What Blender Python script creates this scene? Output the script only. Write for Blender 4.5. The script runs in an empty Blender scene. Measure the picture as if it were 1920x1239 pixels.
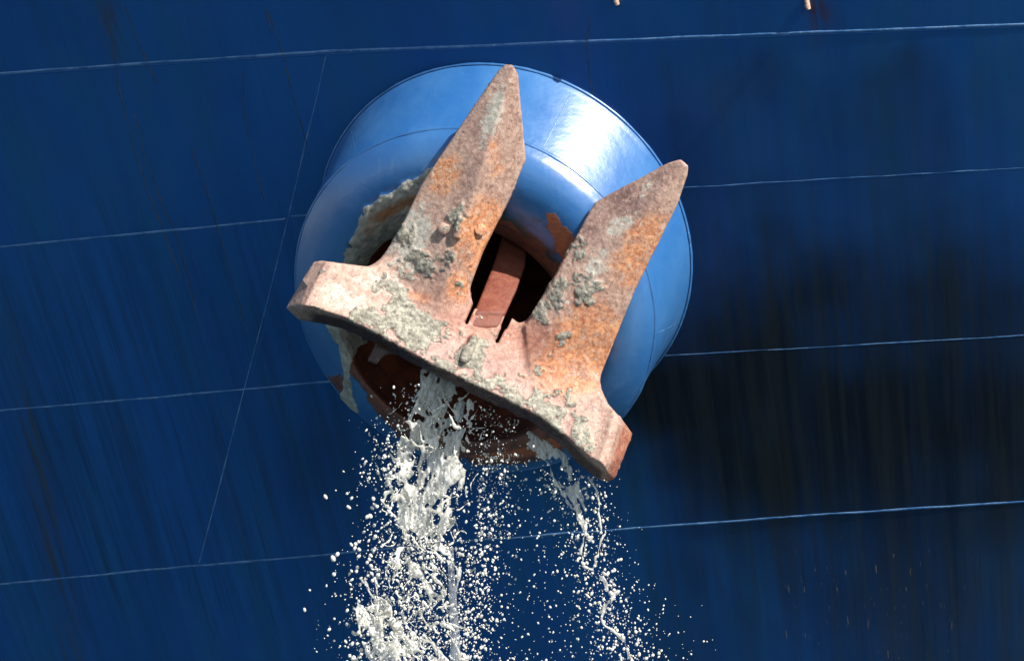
import bpy, math, random
import numpy as np
from mathutils import Vector

random.seed(7)
RNG = np.random.default_rng(7)
SC = bpy.context.scene
COL = SC.collection

# ------------------------------------------------------------------ camera, sky, sun
D = 25.0                                   # camera distance to the middle of the picture
PXM = 300.0                                # photo pixels per metre in the plane y = 0
CX, CY = 960.0, 619.5
cam_d = bpy.data.cameras.new('camera')
cam = bpy.data.objects.new('camera', cam_d)
COL.objects.link(cam)
cam.location = (0, -D, 0)
cam.rotation_euler = (math.radians(90), 0, 0)
cam_d.sensor_width = 36.0
cam_d.lens = 36.0 * D / 6.4
cam_d.clip_end = 2000.0
SC.camera = cam

SUN = np.array([0.54, -0.50, 0.68]); SUN /= np.linalg.norm(SUN)
elev = math.asin(SUN[2]); azim = math.atan2(SUN[0], SUN[1])
world = bpy.data.worlds.new('World'); SC.world = world
world.use_nodes = True
wn = world.node_tree.nodes; wl = world.node_tree.links
for n in list(wn): wn.remove(n)
wo = wn.new('ShaderNodeOutputWorld'); wb = wn.new('ShaderNodeBackground'); ws = wn.new('ShaderNodeTexSky')
ws.sky_type = 'NISHITA'; ws.sun_disc = False
ws.sun_elevation = elev; ws.sun_rotation = azim
wb.inputs['Strength'].default_value = 0.10
wl.new(ws.outputs[0], wb.inputs[0]); wl.new(wb.outputs[0], wo.inputs[0])
sun_d = bpy.data.lights.new('sun', 'SUN'); sun_d.energy = 5.0; sun_d.angle = math.radians(0.53)
sun_d.color = (1.0, 0.95, 0.87)
sun_o = bpy.data.objects.new('sun', sun_d); COL.objects.link(sun_o)
sun_o.rotation_euler = Vector(SUN).to_track_quat('Z', 'Y').to_euler()
SC.view_settings.view_transform = 'Standard'; SC.view_settings.look = 'None'
SC.view_settings.exposure = 0.75; SC.view_settings.gamma = 1.0
SC.view_settings.use_curve_mapping = False
SC.cycles.use_denoising = True
SC.cycles.max_bounces = 8

# ------------------------------------------------------------------ numeric helpers
def smooth(a, b, x):
    t = np.clip((x - a) / (b - a), 0, 1); return t * t * (3 - 2 * t)

def vnoise(p, seed=0):
    """gradient-free value noise in 3D, p (...,3) -> 0..1"""
    i = np.floor(p).astype(np.int64); f = (p - i).astype(np.float32)
    f = f * f * f * (f * (f * 6 - 15) + 10)
    def h(dx, dy, dz):
        n = ((i[..., 0] + dx) * 374761393 + (i[..., 1] + dy) * 668265263 + (i[..., 2] + dz) * 2147483647 + seed * 974634777) & 0xffffffff
        n = ((n ^ (n >> 13)) * 1274126177) & 0xffffffff
        n = ((n ^ (n >> 16)) * 2246822519) & 0xffffffff
        return ((n ^ (n >> 15)) & 0xffff).astype(np.float32) / 65535.0
    x, y, z = f[..., 0], f[..., 1], f[..., 2]
    a = h(0,0,0) * (1-x) + h(1,0,0) * x; b = h(0,1,0) * (1-x) + h(1,1,0) * x
    c = h(0,0,1) * (1-x) + h(1,0,1) * x; d = h(0,1,1) * (1-x) + h(1,1,1) * x
    return (a * (1-y) + b * y) * (1-z) + (c * (1-y) + d * y) * z

def fbm(p, octaves=4, seed=0, gain=0.5):
    s = 0; a = 1; n = 0
    for k in range(octaves):
        s = s + a * vnoise(p * (2.03 ** k) + 17.3 * k, seed + k); n += a; a *= gain
    return s / n

def poly_sdf(px, py, pts):
    """signed distance to a polygon (negative inside), px py arrays"""
    d = np.full(px.shape, 1e9); sgn = np.zeros(px.shape, bool); n = len(pts)
    for k in range(n):
        ax, ay = pts[k]; bx, by = pts[(k + 1) % n]
        ex, ey = bx - ax, by - ay; wx, wy = px - ax, py - ay
        t = np.clip((wx * ex + wy * ey) / (ex * ex + ey * ey + 1e-9), 0, 1)
        d = np.minimum(d, (wx - ex * t) ** 2 + (wy - ey * t) ** 2)
        if ay != by:
            c = ((ay > py) != (by > py)) & (px < (bx - ax) * (py - ay) / (by - ay) + ax)
            sgn ^= c
    d = np.sqrt(d); return np.where(sgn, -d, d)

def line_dist(px, py, pts):
    d = np.full(px.shape, 1e9)
    for (ax, ay), (bx, by) in zip(pts[:-1], pts[1:]):
        ex, ey = bx - ax, by - ay; wx, wy = px - ax, py - ay
        t = np.clip((wx * ex + wy * ey) / (ex * ex + ey * ey + 1e-9), 0, 1)
        d = np.minimum(d, np.hypot(wx - ex * t, wy - ey * t))
    return d

def side(px, py, a, b):
    """signed distance to the line a->b, positive on the left as seen in the photo going up"""
    ex, ey = b[0] - a[0], b[1] - a[1]; L = math.hypot(ex, ey)
    return ((px - a[0]) * ey - (py - a[1]) * ex) / L

def smax(a, b, k):
    h = np.clip(0.5 + 0.5 * (a - b) / k, 0, 1); return b + (a - b) * h + k * h * (1 - h)
def smin(a, b, k): return -smax(-a, -b, k)

def surface_nets(f, iso=0.0):
    """dual surface of a scalar grid; returns vertices in grid units and quads"""
    f = f.astype(np.float32) - iso
    neg = f < 0
    nx, ny, nz = f.shape
    cnt = np.zeros((nx-1, ny-1, nz-1), np.int8)
    for dx in (0, 1):
        for dy in (0, 1):
            for dz in (0, 1):
                cnt += neg[dx:nx-1+dx, dy:ny-1+dy, dz:nz-1+dz]
    act = (cnt > 0) & (cnt < 8)
    ci = np.argwhere(act)
    idx = np.full(act.shape, -1, np.int64); idx[act] = np.arange(len(ci))
    acc = np.zeros((len(ci), 3)); num = np.zeros(len(ci))
    C = [(a, b, c) for a in (0, 1) for b in (0, 1) for c in (0, 1)]
    for p in C:
        for ax in range(3):
            if p[ax]: continue
            q = list(p); q[ax] = 1
            fa = f[ci[:,0]+p[0], ci[:,1]+p[1], ci[:,2]+p[2]]; fb = f[ci[:,0]+q[0], ci[:,1]+q[1], ci[:,2]+q[2]]
            m = (fa < 0) != (fb < 0)
            t = np.where(m, fa / np.where(m, fa - fb, 1), 0)
            pos = np.array(p, float)[None, :] + np.zeros((len(ci), 3)); pos[:, ax] = t
            acc += pos * m[:, None]; num += m
    v = ci + acc / num[:, None]
    quads = []
    for ax in range(3):
        o = [1 if a != ax else 0 for a in range(3)]
        b, c = [a for a in range(3) if a != ax]
        sl0 = [slice(1, s - 1) if a != ax else slice(0, s - 1) for a, s in enumerate(f.shape)]
        sl1 = [slice(1, s - 1) if a != ax else slice(1, s) for a, s in enumerate(f.shape)]
        n0 = neg[tuple(sl0)]; n1 = neg[tuple(sl1)]
        e = np.argwhere(n0 != n1)
        flip = n0[tuple(e.T)]
        g = e.copy(); g[:, b] += 1; g[:, c] += 1
        def cell(db, dc):
            h = g.copy(); h[:, b] -= db; h[:, c] -= dc; return idx[tuple(h.T)]
        q = np.stack([cell(1, 1), cell(0, 1), cell(0, 0), cell(1, 0)], 1)
        fl = flip if ax != 1 else ~flip
        q[~fl] = q[~fl][:, ::-1]
        quads.append(q)
    return v, np.concatenate(quads)

def relax(v, q, n, lam=0.5):
    for _ in range(n):
        s = np.zeros_like(v); c = np.zeros(len(v))
        for a, b in ((0,1),(1,2),(2,3),(3,0)):
            np.add.at(s, q[:, a], v[q[:, b]]); np.add.at(s, q[:, b], v[q[:, a]])
            np.add.at(c, q[:, a], 1); np.add.at(c, q[:, b], 1)
        v = v + lam * (s / np.maximum(c, 1)[:, None] - v)
    return v

def vnormals(v, q):
    n = np.cross(v[q[:, 2]] - v[q[:, 0]], v[q[:, 3]] - v[q[:, 1]])
    out = np.zeros_like(v)
    for k in range(4): np.add.at(out, q[:, k], n)
    return out / np.maximum(np.linalg.norm(out, axis=1), 1e-12)[:, None]

def make_mesh(name, v, q, mat, parent=None, attrs=None, normals=None):
    v = np.asarray(v, np.float32); q = np.asarray(q, np.int32)
    me = bpy.data.meshes.new(name)
    me.vertices.add(len(v)); me.vertices.foreach_set('co', v.ravel())
    k = q.shape[1]
    me.loops.add(q.size); me.loops.foreach_set('vertex_index', q.ravel())
    me.polygons.add(len(q)); me.polygons.foreach_set('loop_start', np.arange(0, q.size, k, dtype=np.int32))
    me.polygons.foreach_set('use_smooth', np.ones(len(q), bool))
    me.update(calc_edges=True); me.validate()
    if attrs:
        for an, a in attrs.items():
            at = me.attributes.new(an, 'FLOAT', 'POINT'); at.data.foreach_set('value', np.asarray(a, np.float32))
    if normals is not None: me.normals_split_custom_set_from_vertices(np.asarray(normals, float).tolist())
    me.materials.append(mat)
    o = bpy.data.objects.new(name, me); COL.objects.link(o)
    if parent is not None: o.parent = parent
    return o

def sub_mesh(v, q, mask):
    qq = q[mask]; u, inv = np.unique(qq, return_inverse=True)
    return u, inv.reshape(qq.shape)

def ray(px, py): return np.array([(px - CX) / PXM / D, 1.0, (CY - py) / PXM / D])   # from the camera
def to_px(p):
    s = D / (D + p[..., 1]); return CX + p[..., 0] * s * PXM, CY - p[..., 2] * s * PXM

def thing(name, label, cat, loc=(0, 0, 0), group=None):
    o = bpy.data.objects.new(name, None); COL.objects.link(o); o.location = loc
    o.empty_display_size = 0.2; o['label'] = label; o['category'] = cat
    if group: o['group'] = group
    return o
def tag(o, label=None, cat=None, group=None, kind=None):
    for k, x in (('label', label), ('category', cat), ('group', group), ('kind', kind)):
        if x: o[k] = x
    return o

# ------------------------------------------------------------------ materials
class NT:
    def __init__(s, name):
        s.m = bpy.data.materials.new(name); s.m.use_nodes = True
        s.t = s.m.node_tree; s.t.nodes.clear()
        s.out = s.t.nodes.new('ShaderNodeOutputMaterial'); s.b = s.t.nodes.new('ShaderNodeBsdfPrincipled')
        s.t.links.new(s.b.outputs[0], s.out.inputs[0])
    def put(s, sock, x):
        if isinstance(x, bpy.types.NodeSocket): s.t.links.new(x, sock)
        else: sock.default_value = (*x, 1) if isinstance(x, tuple) and len(x) == 3 and sock.type == 'RGBA' else x
    def set(s, **kw):
        for k, x in kw.items(): s.put(s.b.inputs[k.replace('_', ' ')], x)
    def obj(s, scale=(1, 1, 1)):
        c = s.t.nodes.new('ShaderNodeTexCoord'); m = s.t.nodes.new('ShaderNodeMapping'); m.inputs['Scale'].default_value = scale
        s.t.links.new(c.outputs['Object'], m.inputs[0]); return m.outputs[0]
    def uv(s, scale=(1, 1, 1)):
        c = s.t.nodes.new('ShaderNodeUVMap'); m = s.t.nodes.new('ShaderNodeMapping'); m.inputs['Scale'].default_value = scale
        s.t.links.new(c.outputs[0], m.inputs[0]); return m.outputs[0]
    def attr(s, n):
        a = s.t.nodes.new('ShaderNodeAttribute'); a.attribute_name = n; return a.outputs['Fac']
    def noise(s, vec, scale, detail=6, rough=0.6, dist=0.0):
        n = s.t.nodes.new('ShaderNodeTexNoise'); s.t.links.new(vec, n.inputs['Vector'])
        n.inputs['Scale'].default_value = scale; n.inputs['Detail'].default_value = detail
        n.inputs['Roughness'].default_value = rough; n.inputs['Distortion'].default_value = dist
        return n.outputs['Fac']
    def voro(s, vec, scale, feat='F1'):
        n = s.t.nodes.new('ShaderNodeTexVoronoi'); s.t.links.new(vec, n.inputs['Vector']); n.feature = feat
        n.inputs['Scale'].default_value = scale; return n.outputs['Distance']
    def ramp(s, x, lo, hi, a=0.0, b=1.0):
        n = s.t.nodes.new('ShaderNodeMapRange'); n.interpolation_type = 'SMOOTHSTEP'
        s.put(n.inputs[0], x); s.put(n.inputs[1], lo); s.put(n.inputs[2], hi); s.put(n.inputs[3], a); s.put(n.inputs[4], b)
        return n.outputs[0]
    def math(s, op, a, b=0.0, c=0.0):
        n = s.t.nodes.new('ShaderNodeMath'); n.operation = op
        s.put(n.inputs[0], a); s.put(n.inputs[1], b); s.put(n.inputs[2], c); return n.outputs[0]
    def mix(s, fac, a, b):
        n = s.t.nodes.new('ShaderNodeMix'); n.data_type = 'RGBA'
        s.put(n.inputs[0], fac); s.put(n.inputs[6], a); s.put(n.inputs[7], b); return n.outputs[2]
    def bump(s, h, strength=0.3, dist=0.01, prev=None):
        n = s.t.nodes.new('ShaderNodeBump'); s.put(n.inputs['Height'], h)
        n.inputs['Strength'].default_value = strength; n.inputs['Distance'].default_value = dist
        if prev is not None: s.t.links.new(prev, n.inputs['Normal'])
        return n.outputs[0]

def mat_hull():
    m = NT('hull_paint')
    st = m.uv((14, 0.55, 1)); st2 = m.uv((38, 0.9, 1)); big = m.uv((1, 0.4, 1)); ob = m.obj()
    s1 = m.noise(st, 1.0, 5, 0.6, 0.3); s2 = m.noise(st2, 1.0, 4, 0.6, 0.2); b1 = m.noise(big, 0.9, 4, 0.55)
    c = m.mix(m.ramp(b1, 0.3, 0.7), (0.0085, 0.066, 0.240), (0.0110, 0.088, 0.300))
    c = m.mix(m.ramp(m.noise(m.uv((2.2, 0.5, 1)), 1, 5, 0.6), 0.42, 0.72, 0, 0.6), c, (0.012, 0.092, 0.205))
    streaky = m.math('MULTIPLY', m.ramp(s1, 0.38, 0.72), m.attr('streak'))
    c = m.mix(m.math('MULTIPLY', streaky, 0.52), c, (0.010, 0.030, 0.070))
    fine = m.math('MULTIPLY', m.ramp(s2, 0.52, 0.75), m.attr('streak'))
    c = m.mix(m.math('MULTIPLY', fine, 0.5), c, (0.006, 0.022, 0.075))
    c = m.mix(m.math('MULTIPLY', m.math('MULTIPLY', m.ramp(m.noise(m.uv((55, 0.6, 1)), 1, 4, 0.65), 0.57, 0.70), m.attr('streak')), 0.30), c, (0.05, 0.085, 0.13))
    g = m.math('ADD', m.attr('grime_shade'), m.math('MULTIPLY', m.math('SUBTRACT', m.noise(m.uv((7, 0.5, 1)), 1.0, 6, 0.6), 0.5), 0.42))  # hull mask: dirt film plus painted shade around the bolster
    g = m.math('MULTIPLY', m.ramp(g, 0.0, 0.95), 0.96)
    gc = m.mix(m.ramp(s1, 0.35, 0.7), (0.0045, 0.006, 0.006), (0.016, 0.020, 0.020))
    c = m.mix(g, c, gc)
    o = m.attr('olive')
    c = m.mix(m.math('MULTIPLY', o, m.ramp(m.noise(m.uv((22, 1.2, 1)), 1, 5, 0.6), 0.35, 0.7)), c, (0.045, 0.045, 0.022))
    r = m.attr('rust')
    c = m.mix(m.math('MULTIPLY', r, m.ramp(m.noise(m.uv((30, 3, 1)), 1, 5, 0.65), 0.3, 0.62)), c, (0.06, 0.022, 0.008))
    fl = m.math('MULTIPLY', m.attr('fleck'), m.ramp(m.noise(m.uv((60, 9, 1)), 1, 3, 0.5), 0.66, 0.72))
    c = m.mix(fl, c, (0.22, 0.17, 0.12))
    ro = m.math('ADD', m.ramp(m.noise(ob, 4, 5), 0.3, 0.7, 0.30, 0.42), m.math('MULTIPLY', g, 0.2))
    b = m.bump(m.noise(ob, 90, 3, 0.5), 0.10, 0.002)
    b = m.bump(m.noise(m.obj((1, 1, 1)), 1.6, 2, 0.4), 0.25, 0.012, b)
    m.set(Base_Color=c, Roughness=ro, Normal=b, Specular_IOR_Level=m.math('SUBTRACT', 0.34, m.math('MULTIPLY', g, 0.22)))
    return m.m

def mat_seam():
    m = NT('weld_paint'); ob = m.obj()
    n = m.noise(ob, 9, 4)
    c = m.mix(m.ramp(n, 0.35, 0.65), (0.035, 0.12, 0.30), (0.12, 0.24, 0.44))
    c = m.mix(m.ramp(m.noise(ob, 40, 4), 0.62, 0.7), c, (0.25, 0.30, 0.36))
    m.set(Base_Color=c, Roughness=0.3, Normal=m.bump(m.noise(ob, 60, 3), 0.5, 0.006))
    return m.m

def mat_bolster():
    m = NT('bolster_paint'); ob = m.obj()
    n1 = m.noise(ob, 2.2, 5); n2 = m.noise(ob, 22, 6, 0.65); n3 = m.noise(ob, 120, 3)
    c = m.mix(m.ramp(n1, 0.3, 0.7), (0.022, 0.115, 0.325), (0.042, 0.155, 0.37))
    c = m.mix(m.math('MULTIPLY', m.ramp(n2, 0.55, 0.8), 0.25), c, (0.06, 0.19, 0.40))
    sc_ = m.noise(m.obj((3, 3, 0.5)), 9, 5, 0.7, 0.5)
    c = m.mix(m.math('MULTIPLY', m.ramp(sc_, 0.56, 0.72), 0.45), c, (0.07, 0.17, 0.30))
    c = m.mix(m.math('MULTIPLY', m.ramp(m.noise(m.obj((4, 4, 0.5)), 14, 6, 0.7), 0.58, 0.75), 0.4), c, (0.014, 0.045, 0.11))
    c = m.mix(m.ramp(m.noise(ob, 60, 4, 0.6), 0.735, 0.75), c, (0.09, 0.035, 0.02))
    # grime, rust and mud have their own shapes (vertex masks broken up by noise)
    gr = m.ramp(m.math('ADD', m.attr('grime_shade'), m.math('MULTIPLY', m.math('SUBTRACT', n2, 0.5), 0.7)), 0.25, 0.8)
    c = m.mix(gr, c, m.mix(m.ramp(n2, 0.3, 0.7), (0.022, 0.028, 0.026), (0.05, 0.055, 0.045)))
    rs = m.ramp(m.math('ADD', m.attr('rust'), m.math('MULTIPLY', m.math('SUBTRACT', n2, 0.5), 0.5)), 0.45, 0.58)
    rc = m.mix(m.ramp(m.noise(ob, 7, 6, 0.65), 0.35, 0.65), (0.085, 0.020, 0.010), (0.21, 0.052, 0.018))
    rc = m.mix(m.ramp(m.noise(ob, 35, 5), 0.5, 0.7), rc, (0.05, 0.014, 0.009))
    rc = m.mix(m.ramp(m.attr('orange'), 0.3, 0.7), rc, m.mix(m.ramp(n2, 0.35, 0.65), (0.45, 0.11, 0.025), (0.30, 0.075, 0.025)))
    c = m.mix(rs, c, rc)
    md = m.ramp(m.attr('mud'), 0.42, 0.52)
    mc = m.mix(m.ramp(m.noise(ob, 16, 6, 0.65), 0.35, 0.65), (0.24, 0.225, 0.185), (0.46, 0.43, 0.36))
    mc = m.mix(m.math('MULTIPLY', m.attr('stain'), m.ramp(n2, 0.25, 0.5)), mc, (0.36, 0.15, 0.05))
    c = m.mix(md, c, mc)
    ro = m.math('ADD', m.ramp(n1, 0.3, 0.7, 0.28, 0.37), m.math('MULTIPLY', m.math('MAXIMUM', md, rs), 0.25))
    b = m.bump(n3, 0.16, 0.002)
    b = m.bump(n2, 0.10, 0.012, b)
    b = m.bump(m.noise(ob, 5, 3), 0.12, 0.03, b)
    b = m.bump(m.math('MULTIPLY', m.noise(ob, 45, 5, 0.65), m.math('MAXIMUM', md, rs)), 0.4, 0.016, b)
    m.set(Base_Color=c, Roughness=ro, Normal=b, Specular_IOR_Level=1.0)
    return m.m

def mat_pipe():
    m = NT('pipe_rust'); ob = m.obj()
    n = m.noise(ob, 6, 6)
    c = m.mix(m.ramp(n, 0.35, 0.65), (0.11, 0.028, 0.015), (0.26, 0.07, 0.028))
    m.set(Base_Color=c, Roughness=0.6, Normal=m.bump(m.noise(ob, 40, 5), 0.5, 0.01))
    return m.m

def mat_anchor(name='anchor_rust', shank=False):
    m = NT(name); ob = m.obj()
    nL = m.noise(ob, 4.0, 6, 0.65, 0.4); nM = m.noise(ob, 13, 8, 0.72, 0.4); nF = m.noise(ob, 38, 7, 0.7); nX = m.noise(ob, 190, 4, 0.7)
    nG = m.noise(ob, 27, 8, 0.75, 0.8)
    S = lambda x, k: m.math('MULTIPLY', m.math('SUBTRACT', x, 0.5), k)
    pink = m.mix(m.ramp(nF, 0.38, 0.60), (0.32, 0.185, 0.14), (0.52, 0.345, 0.265))
    pink = m.mix(m.ramp(nM, 0.45, 0.65), pink, m.mix(m.ramp(nX, 0.4, 0.6), (0.44, 0.27, 0.20), (0.64, 0.50, 0.40)))
    oran = m.mix(m.ramp(nF, 0.35, 0.62), (0.42, 0.135, 0.055), (0.70, 0.32, 0.14))
    oran = m.mix(m.ramp(nG, 0.5, 0.62), oran, m.mix(m.ramp(nX, 0.4, 0.6), (0.58, 0.36, 0.24), (0.70, 0.50, 0.35)))
    o = m.ramp(m.math('ADD', m.attr('orange'), m.math('ADD', S(nM, 1.3), S(nG, 0.9))), 0.38, 0.64)
    c = m.mix(o, pink, oran)
    c = m.mix(m.ramp(m.math('ADD', nL, S(nG, 0.35)), 0.50, 0.66, 0, 0.55), c, m.mix(m.ramp(nF, 0.35, 0.65), (0.15, 0.08, 0.062), (0.32, 0.19, 0.15)))
    c = m.mix(m.math('MULTIPLY', m.attr('red'), m.ramp(nM, 0.3, 0.55)), c, m.mix(m.ramp(nF, 0.35, 0.65), (0.28, 0.065, 0.03), (0.44, 0.15, 0.075)))
    c = m.mix(m.math('MULTIPLY', m.attr('purple'), m.ramp(m.math('ADD', nM, S(nG, 0.6)), 0.35, 0.5)), c, m.mix(m.ramp(nF, 0.35, 0.65), (0.10, 0.052, 0.048), (0.23, 0.13, 0.115)))
    # dark pits and spots
    c = m.mix(m.math('MULTIPLY', m.ramp(m.noise(ob, 30, 7, 0.7), 0.59, 0.68), 0.7), c, (0.085, 0.05, 0.042))
    c = m.mix(m.math('MULTIPLY', m.ramp(nX, 0.60, 0.72), 0.3), c, (0.12, 0.065, 0.05))
    # pale dried film, ragged
    film = m.ramp(m.math('ADD', m.attr('film'), m.math('ADD', S(nG, 1.5), S(nL, 0.7))), 0.36, 0.50)
    c = m.mix(m.math('MULTIPLY', film, 0.9), c, m.mix(m.ramp(nF, 0.3, 0.7), (0.31, 0.285, 0.235), (0.56, 0.53, 0.455)))
    wt = m.math('MULTIPLY', m.attr('wet'), 0.75)
    c = m.mix(wt, c, m.mix(0.5, c, (0.20, 0.085, 0.075)))
    md = m.ramp(m.math('ADD', m.attr('mud'), m.math('ADD', S(nG, 0.8), S(nF, 0.3))), 0.42, 0.54)
    mc = m.mix(m.ramp(m.noise(ob, 30, 8, 0.75), 0.38, 0.62), (0.15, 0.135, 0.10), (0.43, 0.40, 0.32))
    mc = m.mix(m.math('MULTIPLY', m.attr('dark'), m.ramp(nM, 0.35, 0.6)), mc, m.mix(m.ramp(nF, 0.4, 0.6), (0.07, 0.066, 0.058), (0.24, 0.22, 0.18)))
    c = m.mix(md, c, mc)
    c = m.mix(m.math('MULTIPLY', m.attr('under'), m.ramp(nG, 0.30, 0.42)), c, (0.055, 0.022, 0.016))  # shade under the lower edge deepened by a dark maroon colour
    if shank:
        c = m.mix(m.ramp(nM, 0.35, 0.65), (0.15, 0.034, 0.018), (0.22, 0.065, 0.035))
        c = m.mix(m.math('MULTIPLY', m.ramp(nF, 0.5, 0.65), 0.6), c, (0.15, 0.05, 0.035))
    ro = m.math('SUBTRACT', m.ramp(nM, 0.3, 0.7, 0.45, 0.70), m.math('MULTIPLY', m.attr('wet'), 0.30))
    b = m.bump(nX, 0.35, 0.003)
    b = m.bump(nF, 0.45, 0.008, b)
    b = m.bump(nG, 0.35, 0.016, b)
    b = m.bump(m.math('MULTIPLY', md, m.noise(ob, 36, 6, 0.66)), 0.7, 0.022, b)
    m.set(Base_Color=c, Roughness=ro, Normal=b)
    return m.m

def mat_water(name='muddy_water', sheet=False, drop=False):
    m = NT(name); ob = m.obj(); N = m.t.nodes; L = m.t.links
    c = m.mix(m.ramp(m.noise(ob, 9, 4), 0.3, 0.7), (0.82, 0.80, 0.72), (0.92, 0.91, 0.86))
    nb = m.bump(m.noise(ob, 60, 4), 0.0 if drop else 0.22, 0.005)
    m.set(Base_Color=c, Roughness=0.14, IOR=1.33, Normal=nb)
    tr = N.new('ShaderNodeBsdfTranslucent'); m.put(tr.inputs['Color'], c); mx = N.new('ShaderNodeMixShader')
    mx.inputs[0].default_value = 0.35
    L.new(m.b.outputs[0], mx.inputs[1]); L.new(tr.outputs[0], mx.inputs[2]); L.new(mx.outputs[0], m.out.inputs[0])
    if sheet:   # thin sheets of water let the dark opening show through between the foam
        a = m.ramp(m.noise(m.obj((1, 1, 0.38)), 26, 7, 0.7, 0.8), 0.33, 0.60, 0.05, 0.88)
        gl = N.new('ShaderNodeBsdfTransparent'); m2 = N.new('ShaderNodeMixShader')
        m.put(m2.inputs[0], a); L.new(gl.outputs[0], m2.inputs[1]); L.new(mx.outputs[0], m2.inputs[2]); L.new(m2.outputs[0], m.out.inputs[0])
    return m.m

def mat_film():
    m = NT('water_film'); ob = m.obj()
    m.set(Base_Color=(0.62, 0.66, 0.70), Roughness=0.15, IOR=1.33, Transmission_Weight=0.6, Alpha=0.45)
    return m.m

def mat_sea():
    m = NT('sea_water'); ob = m.obj()
    b = m.bump(m.noise(ob, 0.6, 6, 0.6), 0.6, 0.5)
    m.set(Base_Color=(0.012, 0.045, 0.06), Roughness=0.12, IOR=1.33, Normal=b)
    return m.m

def mat_streak():
    m = NT('rust_run'); ob = m.obj()
    n = m.noise(m.obj((1, 1, 1)), 22, 5)
    c = m.mix(m.ramp(n, 0.3, 0.7), (0.045, 0.055, 0.05), (0.11, 0.10, 0.075))
    m.set(Base_Color=c, Roughness=0.6, Alpha=m.ramp(m.noise(ob, 9, 6, 0.7), 0.3, 0.65, 0.1, 0.75))
    return m.m

M_HULL, M_SEAM, M_BOL, M_PIPE = mat_hull(), mat_seam(), mat_bolster(), mat_pipe()
M_ANC, M_SHK = mat_anchor(), mat_anchor('shank_rust', True)
M_DROP, M_SHEET, M_WAT, M_FILM, M_SEA, M_RUN = mat_water('droplets', drop=True), mat_water('water_sheet', True), mat_water(), mat_film(), mat_sea(), mat_streak()

# ------------------------------------------------------------------ sea
SEA_Z = -8.0
sv = np.array([(-600, -900, SEA_Z), (600, -900, SEA_Z), (600, 300, SEA_Z), (-600, 300, SEA_Z)])
tag(make_mesh('sea', sv, np.array([[0, 1, 2, 3]]), M_SEA), kind='structure')

# ------------------------------------------------------------------ ship hull
HN = np.array([-0.28, -0.86, -0.42]); HN /= np.linalg.norm(HN)
def hull_y(x, z):
    return (HN[0] * x + HN[2] * z) / -HN[1] + 0.020 * x * x - 0.004 * x * z
def hull_hit(px, py, lift=0.0):
    r = ray(px, py); s = D
    for _ in range(30):
        p = np.array([0, -D, 0]) + r * s
        s -= (p[1] - hull_y(p[0], p[2])) * 0.9
    p = np.array([0, -D, 0]) + r * s
    return p + hull_n(p) * lift
def hull_n(p):
    e = 0.01
    gx = (hull_y(p[0] + e, p[2]) - hull_y(p[0] - e, p[2])) / (2 * e); gz = (hull_y(p[0], p[2] + e) - hull_y(p[0], p[2] - e)) / (2 * e)
    n = np.array([gx, -1.0, gz]); return n / np.linalg.norm(n)

ship = thing('ship_hull', 'dark blue welded ship bow side with round bolster around its hawse pipe', 'ship', (0, hull_y(0, SEA_Z), SEA_Z))
SHIP_INV = -np.array(ship.location)
def ship_part(name, v, q, mat, parent=None, attrs=None):
    v = np.asarray(v) + (SHIP_INV if True else 0)
    return make_mesh(name, v, q, mat, parent or ship, attrs)

C0 = hull_hit(944, 459); BN = hull_n(C0)
E1 = np.cross(BN, np.array([0, 0, 1.0])); E1 /= np.linalg.norm(E1)
if E1[0] < 0: E1 = -E1
E2 = np.cross(E1, BN); E2 = E2 if E2[2] > 0 else -E2

def axis_pts(inner, step, outer, lo, hi):
    a = list(np.arange(-inner, inner + 1e-6, step))
    s = step; x = inner
    while x < hi: s *= 1.25; x += s; a.append(min(x, hi))
    s = step; x = -inner
    while x > lo: s *= 1.25; x -= s; a.insert(0, max(x, lo))
    return np.unique(np.round(a, 4))
xs = axis_pts(3.7, 0.025, 0, -28, 28); zs = axis_pts(2.6, 0.025, 0, SEA_Z - 1, 7)
X, Z = np.meshgrid(xs, zs, indexing='ij'); Y = hull_y(X, Z)
HV = np.stack([X, Y, Z], -1).reshape(-1, 3)
nxs, nzs = X.shape
ii, jj = np.meshgrid(np.arange(nxs - 1), np.arange(nzs - 1), indexing='ij')
HQ = np.stack([ii * nzs + jj, (ii + 1) * nzs + jj, (ii + 1) * nzs + jj + 1, ii * nzs + jj + 1], -1).reshape(-1, 4)
cen = HV[HQ].mean(1)
HQ = HQ[np.linalg.norm(cen - C0, axis=1) > 1.14]
hx, hy = to_px(HV)
wob = (fbm(np.stack([hx / 130, hy / 130, 0 * hx], -1), 3, 5) - 0.5)
grime_shade = smooth(1000, 1330, hx + 60 * wob) * smooth(120, 760, hy + 110 * wob) * (1 - smooth(-260, 330, (hy - 1000) - (hx - 1250) * 0.95 + 300 * wob))  # dirt film mixed with bolster shade and reflection painted into the hull colour
grime_shade = grime_shade * (0.85 + 0.3 * wob) * (1 - 0.35 * smooth(880, 1080, hy))
grime_shade = np.maximum(grime_shade, 1.05 * np.exp(-(((hx - 1290) / 220) ** 2 + ((hy - 745) / 130) ** 2)))  # darkest core: shade at the bolster's lower right, painted in
grime_shade = np.maximum(grime_shade, 0.45 * np.exp(-(((hx - 1290) / 170) ** 2 + ((hy - 330) / 300) ** 2)))  # painted shade along the bolster's upper right
grime_shade = np.maximum(grime_shade, 0.34 * smooth(1480, 1900, hx) * smooth(820, 1050, hy))
grime_shade = np.maximum(grime_shade, (0.36 + 0.25 * wob) * smooth(1120, 1260, hx) * smooth(30, 170, hy + 120 * wob) * (1 - 0.35 * smooth(1650, 1900, hx)))
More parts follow.
